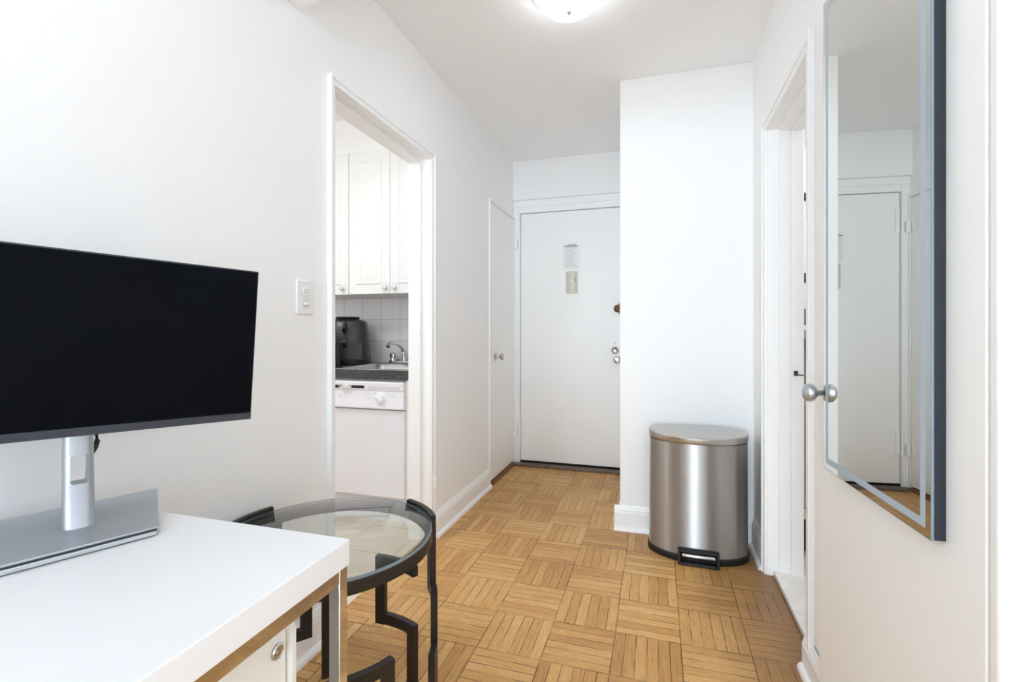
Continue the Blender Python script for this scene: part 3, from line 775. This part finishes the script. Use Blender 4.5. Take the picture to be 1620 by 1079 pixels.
b.prism([(yb, 0.004), (yf, 0.004), (yf + 0.008, 0.070), (yb, 0.074)], 'x', -0.092, -0.080); b.prism([(yb, 0.004), (yf, 0.004), (yf + 0.008, 0.070), (yb, 0.074)], 'x', 0.080, 0.092)
b.prism([(yf + 0.0068, 0.060), (yf + 0.008, 0.070), (yb, 0.074), (yb, 0.064)], 'x', -0.080, 0.080); b.prism([(yf, 0.004), (yf + 0.0014, 0.015), (yb, 0.015), (yb, 0.004)], 'x', -0.080, 0.080)
pd = b.obj('pedal_frame', 'rubber', t, bevel=0.003)
b = B(); b.prism([(yf + 0.012, 0.036), (yf + 0.009, 0.044), (yf + 0.015, 0.052), (yb + 0.002, 0.058), (yb + 0.002, 0.044)], 'x', -0.076, 0.076)
b.obj('pedal_plate', 'sink', pd, bevel=0.004)
B().box(-0.080, 0.080, yb - 0.003, yb + 0.001, 0.015, 0.064).obj('recess_shade', 'gap_shade', pd)  # dark sheet puts the shade into the pedal opening

# ------------------------------------------------------------------ desk and what stands on it
DX0, DX1, DY0, DY1, DZ = -1.128, -0.521, -0.47, 0.733, 0.740
t = thing('desk', 'white desk with chrome tube legs against the left wall', 'desk', ((DX0 + DX1) / 2, (DY0 + DY1) / 2, 0))
hx, hy = (DX1 - DX0) / 2, (DY1 - DY0) / 2
B().box(-hx, hx, -hy, hy, DZ - 0.046, DZ).obj('desktop', 'white_lac', t, bevel=0.0025, seg=3)
tt = 0.022
zz = DZ - 0.046
for sx in (-1, 1):
    for sy in (-1, 1):
        xa = sx * (hx - 0.004); xb = xa - sx * tt; ya = sy * (hy - 0.002); yb_ = ya - sy * tt
        B().box(min(xa, xb), max(xa, xb), min(ya, yb_), max(ya, yb_), 0, zz).obj('leg', 'chrome', t, bevel=0.0015)
    xa = sx * (hx - 0.004); xb = xa - sx * tt
    B().box(min(xa, xb), max(xa, xb), -hy + 0.002 + tt, hy - 0.002 - tt, zz - 0.025, zz).obj('rail', 'chrome', t, bevel=0.0015)
for sy in (-1, 1):
    ya = sy * (hy - 0.002); yb_ = ya - sy * tt
    B().box(-hx + 0.004 + tt, hx - 0.004 - tt, min(ya, yb_), max(ya, yb_), zz - 0.025, zz).obj('rail', 'chrome', t, bevel=0.0015)

t = thing('drawer_unit', 'cream white metal drawer unit with a lock under the desk', 'drawer unit', (-0.77, 0.40, 0))
rp = []
for cy, cz, a in ((0.222 - 0.026, 0.668 - 0.026, 0), (-0.205 + 0.026, 0.668 - 0.026, 90), (-0.205 + 0.026, 0.06 + 0.026, 180), (0.222 - 0.026, 0.06 + 0.026, 270)):
    for k in range(7): rp.append((cy + 0.026 * math.cos(R(a + 15 * k)), cz + 0.026 * math.sin(R(a + 15 * k))))
inner = [(0.0085 + (y_ - 0.0085) * 0.962, 0.364 + (z_ - 0.364) * 0.974) for y_, z_ in rp]
b = B()
b.loft([[(-0.225, y_, z_) for y_, z_ in rp], [(0.230, y_, z_) for y_, z_ in rp], [(0.230, y_, z_) for y_, z_ in inner], [(0.205, y_, z_) for y_, z_ in inner]])
b.obj('case', 'drawer', t, sharp=30)
zs = [(0.075, 0.255), (0.260, 0.440), (0.445, 0.656)]
for i, (za, zb) in enumerate(zs):
    dr = B().box(0.206, 0.222, -0.194, 0.211, za, zb).obj('drawer', 'drawer', t, bevel=0.004)
    if i == 2:
        k = B().lathe([(0, 0), (0.0115, 0), (0.0115, 0.003), (0.0095, 0.005), (0.008, 0.004), (0, 0.004)], (0.222, 0.190, 0.626), (1, 0, 0), 24)
        k.lathe([(0, 0), (0.0045, 0), (0.0045, 0.002), (0, 0.0022)], (0.2258, 0.190, 0.626), (1, 0, 0), 16)
        k.obj('lock', 'nickel', dr)
for sx in (-0.18, 0.18):
    for sy in (-0.16, 0.16):
        k = B().lathe([(0, -0.012), (0.022, -0.012), (0.024, -0.008), (0.024, 0.008), (0.022, 0.012), (0, 0.012)], (sx, sy, 0.024), (0, 1, 0), 20)
        k.box(sx - 0.008, sx + 0.008, sy - 0.016, sy + 0.016, 0.040, 0.060)
        k.obj('caster', 'black', t)

# monitor
BR = Vector((-0.81894, 0.81063, 0.92228))      # lower right corner of the panel
ya_, ti_, ro_ = 0.41607367, -0.05443432, 0.03154903
d0 = Vector((math.sin(ya_), math.cos(ya_), 0)); n0 = Vector((math.cos(ya_), -math.sin(ya_), 0))
up0 = Vector((0, 0, 1)) * math.cos(ti_) - n0 * math.sin(ti_)
dd_ = d0 * math.cos(ro_) - up0 * math.sin(ro_); up_ = up0 * math.cos(ro_) + d0 * math.sin(ro_)
nn_ = up_.cross(dd_).normalized()
if nn_.dot(n0) < 0: nn_ = -nn_
MW, MH = 0.520, 0.310
foot = Vector((-0.995, 0.602, DZ))            # middle of the stand's neck on the desk
t = thing('computer_monitor', 'black flat monitor on a silver stand at the far end of the desk', 'monitor', foot, math.atan2(d0.y, d0.x))
inv = (Matrix.Translation(foot) @ Matrix.Rotation(math.atan2(d0.y, d0.x), 4, 'Z')).inverted()
mm = Matrix(((dd_.x, nn_.x, up_.x, BR.x), (dd_.y, nn_.y, up_.y, BR.y), (dd_.z, nn_.z, up_.z, BR.z), (0, 0, 0, 1)))
xf = inv @ mm                                   # panel space: x from -MW to 0, y out of the screen, z up
b = B(); b.box(-MW, 0, -0.016, 0, 0, MH); b.loft([[(-MW * 0.85, -0.016, MH * 0.12), (-MW * 0.15, -0.016, MH * 0.12), (-MW * 0.15, -0.016, MH * 0.85), (-MW * 0.85, -0.016, MH * 0.85)],
    [(-MW * 0.8, -0.036, MH * 0.18), (-MW * 0.2, -0.036, MH * 0.18), (-MW * 0.2, -0.036, MH * 0.8), (-MW * 0.8, -0.036, MH * 0.8)]])
sh_ = b.obj('monitor_shell', 'bezel', t, bevel=0.002, xf=xf)
B().box(-MW + 0.003, -0.003, -0.0002, 0.0014, 0.0155, MH - 0.003).obj('screen', 'screen', t, xf=xf)
B().box(-MW + 0.001, -0.001, -0.0002, 0.0022, 0.001, 0.0150).obj('chin_bezel', 'bezel', t, bevel=0.001, xf=xf)
# local frame of the thing: +x along the screen, +y = to the back (-n)?  rotated so that local y = left-hand normal of d0
# local y = (-d0.y, d0.x) = away from the viewer
zb_ = inv @ (BR - dd_ * (MW / 2))
ym = zb_.y + 0.034                               # back of the shell
b = B()
rings = []
def neck(wx, wy, z_, yo, n=28, e=2.8):
    return [(wx * math.copysign(abs(math.cos(q)) ** (2 / e), math.cos(q)), yo + wy * math.copysign(abs(math.sin(q)) ** (2 / e), math.sin(q)), z_) for q in [2 * math.pi * k / n for k in range(n)]]
# neck with a rounded cable hole cut through it
def w_(z_): return 0.0225 - 0.0025 * min(1, z_ / 0.30)
b = B()
b.loft([neck(w_(0.018) + 0.003, 0.021, 0.016, 0), neck(w_(0.02), 0.0185, 0.020, 0), neck(w_(0.08), 0.0170, 0.08, 0.002), neck(w_(0.15), 0.0160, 0.15, 0.004), neck(w_(0.22), 0.0155, 0.22, 0.006), neck(w_(0.33), 0.0150, 0.33, 0.008)])
nk = b.obj('stand_neck', 'alu', t, sharp=40)
hp = []
for cx, cz, a in ((0.0125 - 0.005, 0.146 - 0.005, 0), (-0.0125 + 0.005, 0.146 - 0.005, 90), (-0.0125 + 0.005, 0.096 + 0.005, 180), (0.0125 - 0.005, 0.096 + 0.005, 270)):
    for k in range(6): hp.append((cx + 0.005 * math.cos(R(a + 18 * k)), cz + 0.005 * math.sin(R(a + 18 * k))))
b = B(); b.prism(hp, 'y', -0.06, 0.06)
cut = b.obj('stand_neck_hole', 'alu', t)
md = nk.modifiers.new('hole', 'BOOLEAN'); md.operation = 'DIFFERENCE'; md.object = cut; md.solver = 'EXACT'
bpy.context.view_layer.update()
me = bpy.data.meshes.new_from_object(nk.evaluated_get(bpy.context.evaluated_depsgraph_get()))
nk.modifiers.clear(); nk.data = me; me.name = 'stand_neck'
bpy.data.objects.remove(cut)
bm = bmesh.new(); bm.from_mesh(me)
for f in bm.faces: f.smooth = True
for e in bm.edges:
    if len(e.link_faces) == 2: e.smooth = e.calc_face_angle(0) <= R(40)
bm.to_mesh(me); bm.free()
b = B(); b.box(-0.035, 0.035, ym - 0.022, 0.020, 0.285, 0.335); b.obj('stand_mount', 'bezel', t, bevel=0.003)
# base: shallow tray rising to the back, on a dark groove and a light lower plate
bx0, bx1 = -0.125, 0.095
prof = [(-0.108, 0.0135), (-0.108, 0.0175), (-0.060, 0.0175), (-0.02, 0.0185), (0.020, 0.023), (0.046, 0.032), (0.060, 0.041), (0.060, 0.030), (0.030, 0.0135)]
b = B()
sk = lambda y_: 0.036 * max(0.0, (y_ + 0.108) / 0.168)
b.loft([[(bx0 - sk(y_), y_, z_) for y_, z_ in prof], [(bx1 + sk(y_), y_, z_) for y_, z_ in prof]])
b.obj('stand_base', 'alu', t, bevel=0.001)
B().box(bx0 + 0.003, bx1 - 0.003, -0.105, 0.03, 0.0095, 0.0136).obj('base_groove', 'bezel', t)
B().box(bx0 + 0.001, bx1 - 0.004, -0.108, 0.045, 0.002, 0.0096).obj('base_plate', 'silver', t, bevel=0.001)
B().box(bx0 + 0.012, bx1 - 0.012, -0.102, 0.04, 0.0, 0.0021).obj('rubber_foot', 'rubber', t)
B().tube([(0.012, 0.034, 0.197), (0.024, 0.036, 0.187), (0.030, 0.036, 0.174), (0.031, 0.035, 0.160), (0.028, 0.034, 0.148), (0.022, 0.033, 0.138), (0.019, 0.033, 0.12), (0.018, 0.034, 0.08), (0.018, 0.038, 0.045)], 0.0045, 10).obj('cable', 'black', t)

# ------------------------------------------------------------------ round glass side table
TC, TR, TZ = (-0.844, 1.089), 0.273, 0.570
t = thing('side_table', 'round glass side table with black greek-key metal legs behind the desk', 'side table', (TC[0], TC[1], 0))
B().lathe([(0, 0), (TR - 0.006, 0), (TR, 0.003), (TR, 0.007), (TR - 0.005, 0.0095), (0, 0.0095)], (0, 0, TZ - 0.0095), seg=96).obj('glass_top', 'glass', t, sharp=30)
B().arc(TR + 0.0002, TR + 0.0016, TZ - 0.0088, TZ - 0.0015, 0, 360, closed=True).obj('glass_rim', 'glassedge', t)
b = B().arc(0.258, 0.276, TZ - 0.040, TZ - 0.0098, 0, 360, closed=True)
b.obj('top_ring', 'iron', t, bevel=0.0015)
BW = 0.034          # bar width
def bar_path(path, name, r0=0.266, r1=0.286, BW=BW):
    b = B()
    half = math.degrees(BW / 2 / 0.276)
    for (a0, z0), (a1, z1) in zip(path[:-1], path[1:]):
        if abs(a0 - a1) < 1e-6:
            za, zb = sorted((z0, z1))
            b.arc(r0, r1, max(0.0, za - BW / 2), zb + BW / 2, a0 - half, a0 + half)
        else:
            aa, ab = sorted((a0, a1))
            b.arc(r0 + 0.0004, r1 - 0.0004, z0 - BW / 2 + 0.0004, z0 + BW / 2 - 0.0004, aa - half + 0.05, ab + half - 0.05)
    return b.obj(name, 'iron', t, bevel=0.0015)
zs_ = TZ - 0.004
def strap(a0, a1): return B().arc(0.2755, 0.2905, TZ - 0.014, TZ + 0.009, a0, a1).obj('rim_strap', 'iron', t, bevel=0.0015)
strap(36, 71); strap(161, 196); strap(251, 291)
bar_path([(39, TZ - 0.030), (39, 0.372), (27, 0.372), (27, 0.0)], 'leg', 0.272, 0.2905)
bar_path([(27, 0.238), (16, 0.238), (16, 0.0)], 'leg_key', 0.2722, 0.2903)
bar_path([(65, 0.368), (92, 0.368), (92, 0.185), (65, 0.185), (65, 0.0)], 'leg')
bar_path([(160, 0.535), (160, 0.160), (141, 0.160), (141, 0.296), (128, 0.296), (128, 0.0)], 'leg')
bar_path([(193, TZ - 0.030), (193, 0.372), (205, 0.372), (205, 0.0)], 'leg', 0.272, 0.2905)
bar_path([(-86, TZ - 0.03), (-86, 0.340), (-24.5, 0.340), (-24.5, 0.0)], 'leg', BW=0.028)
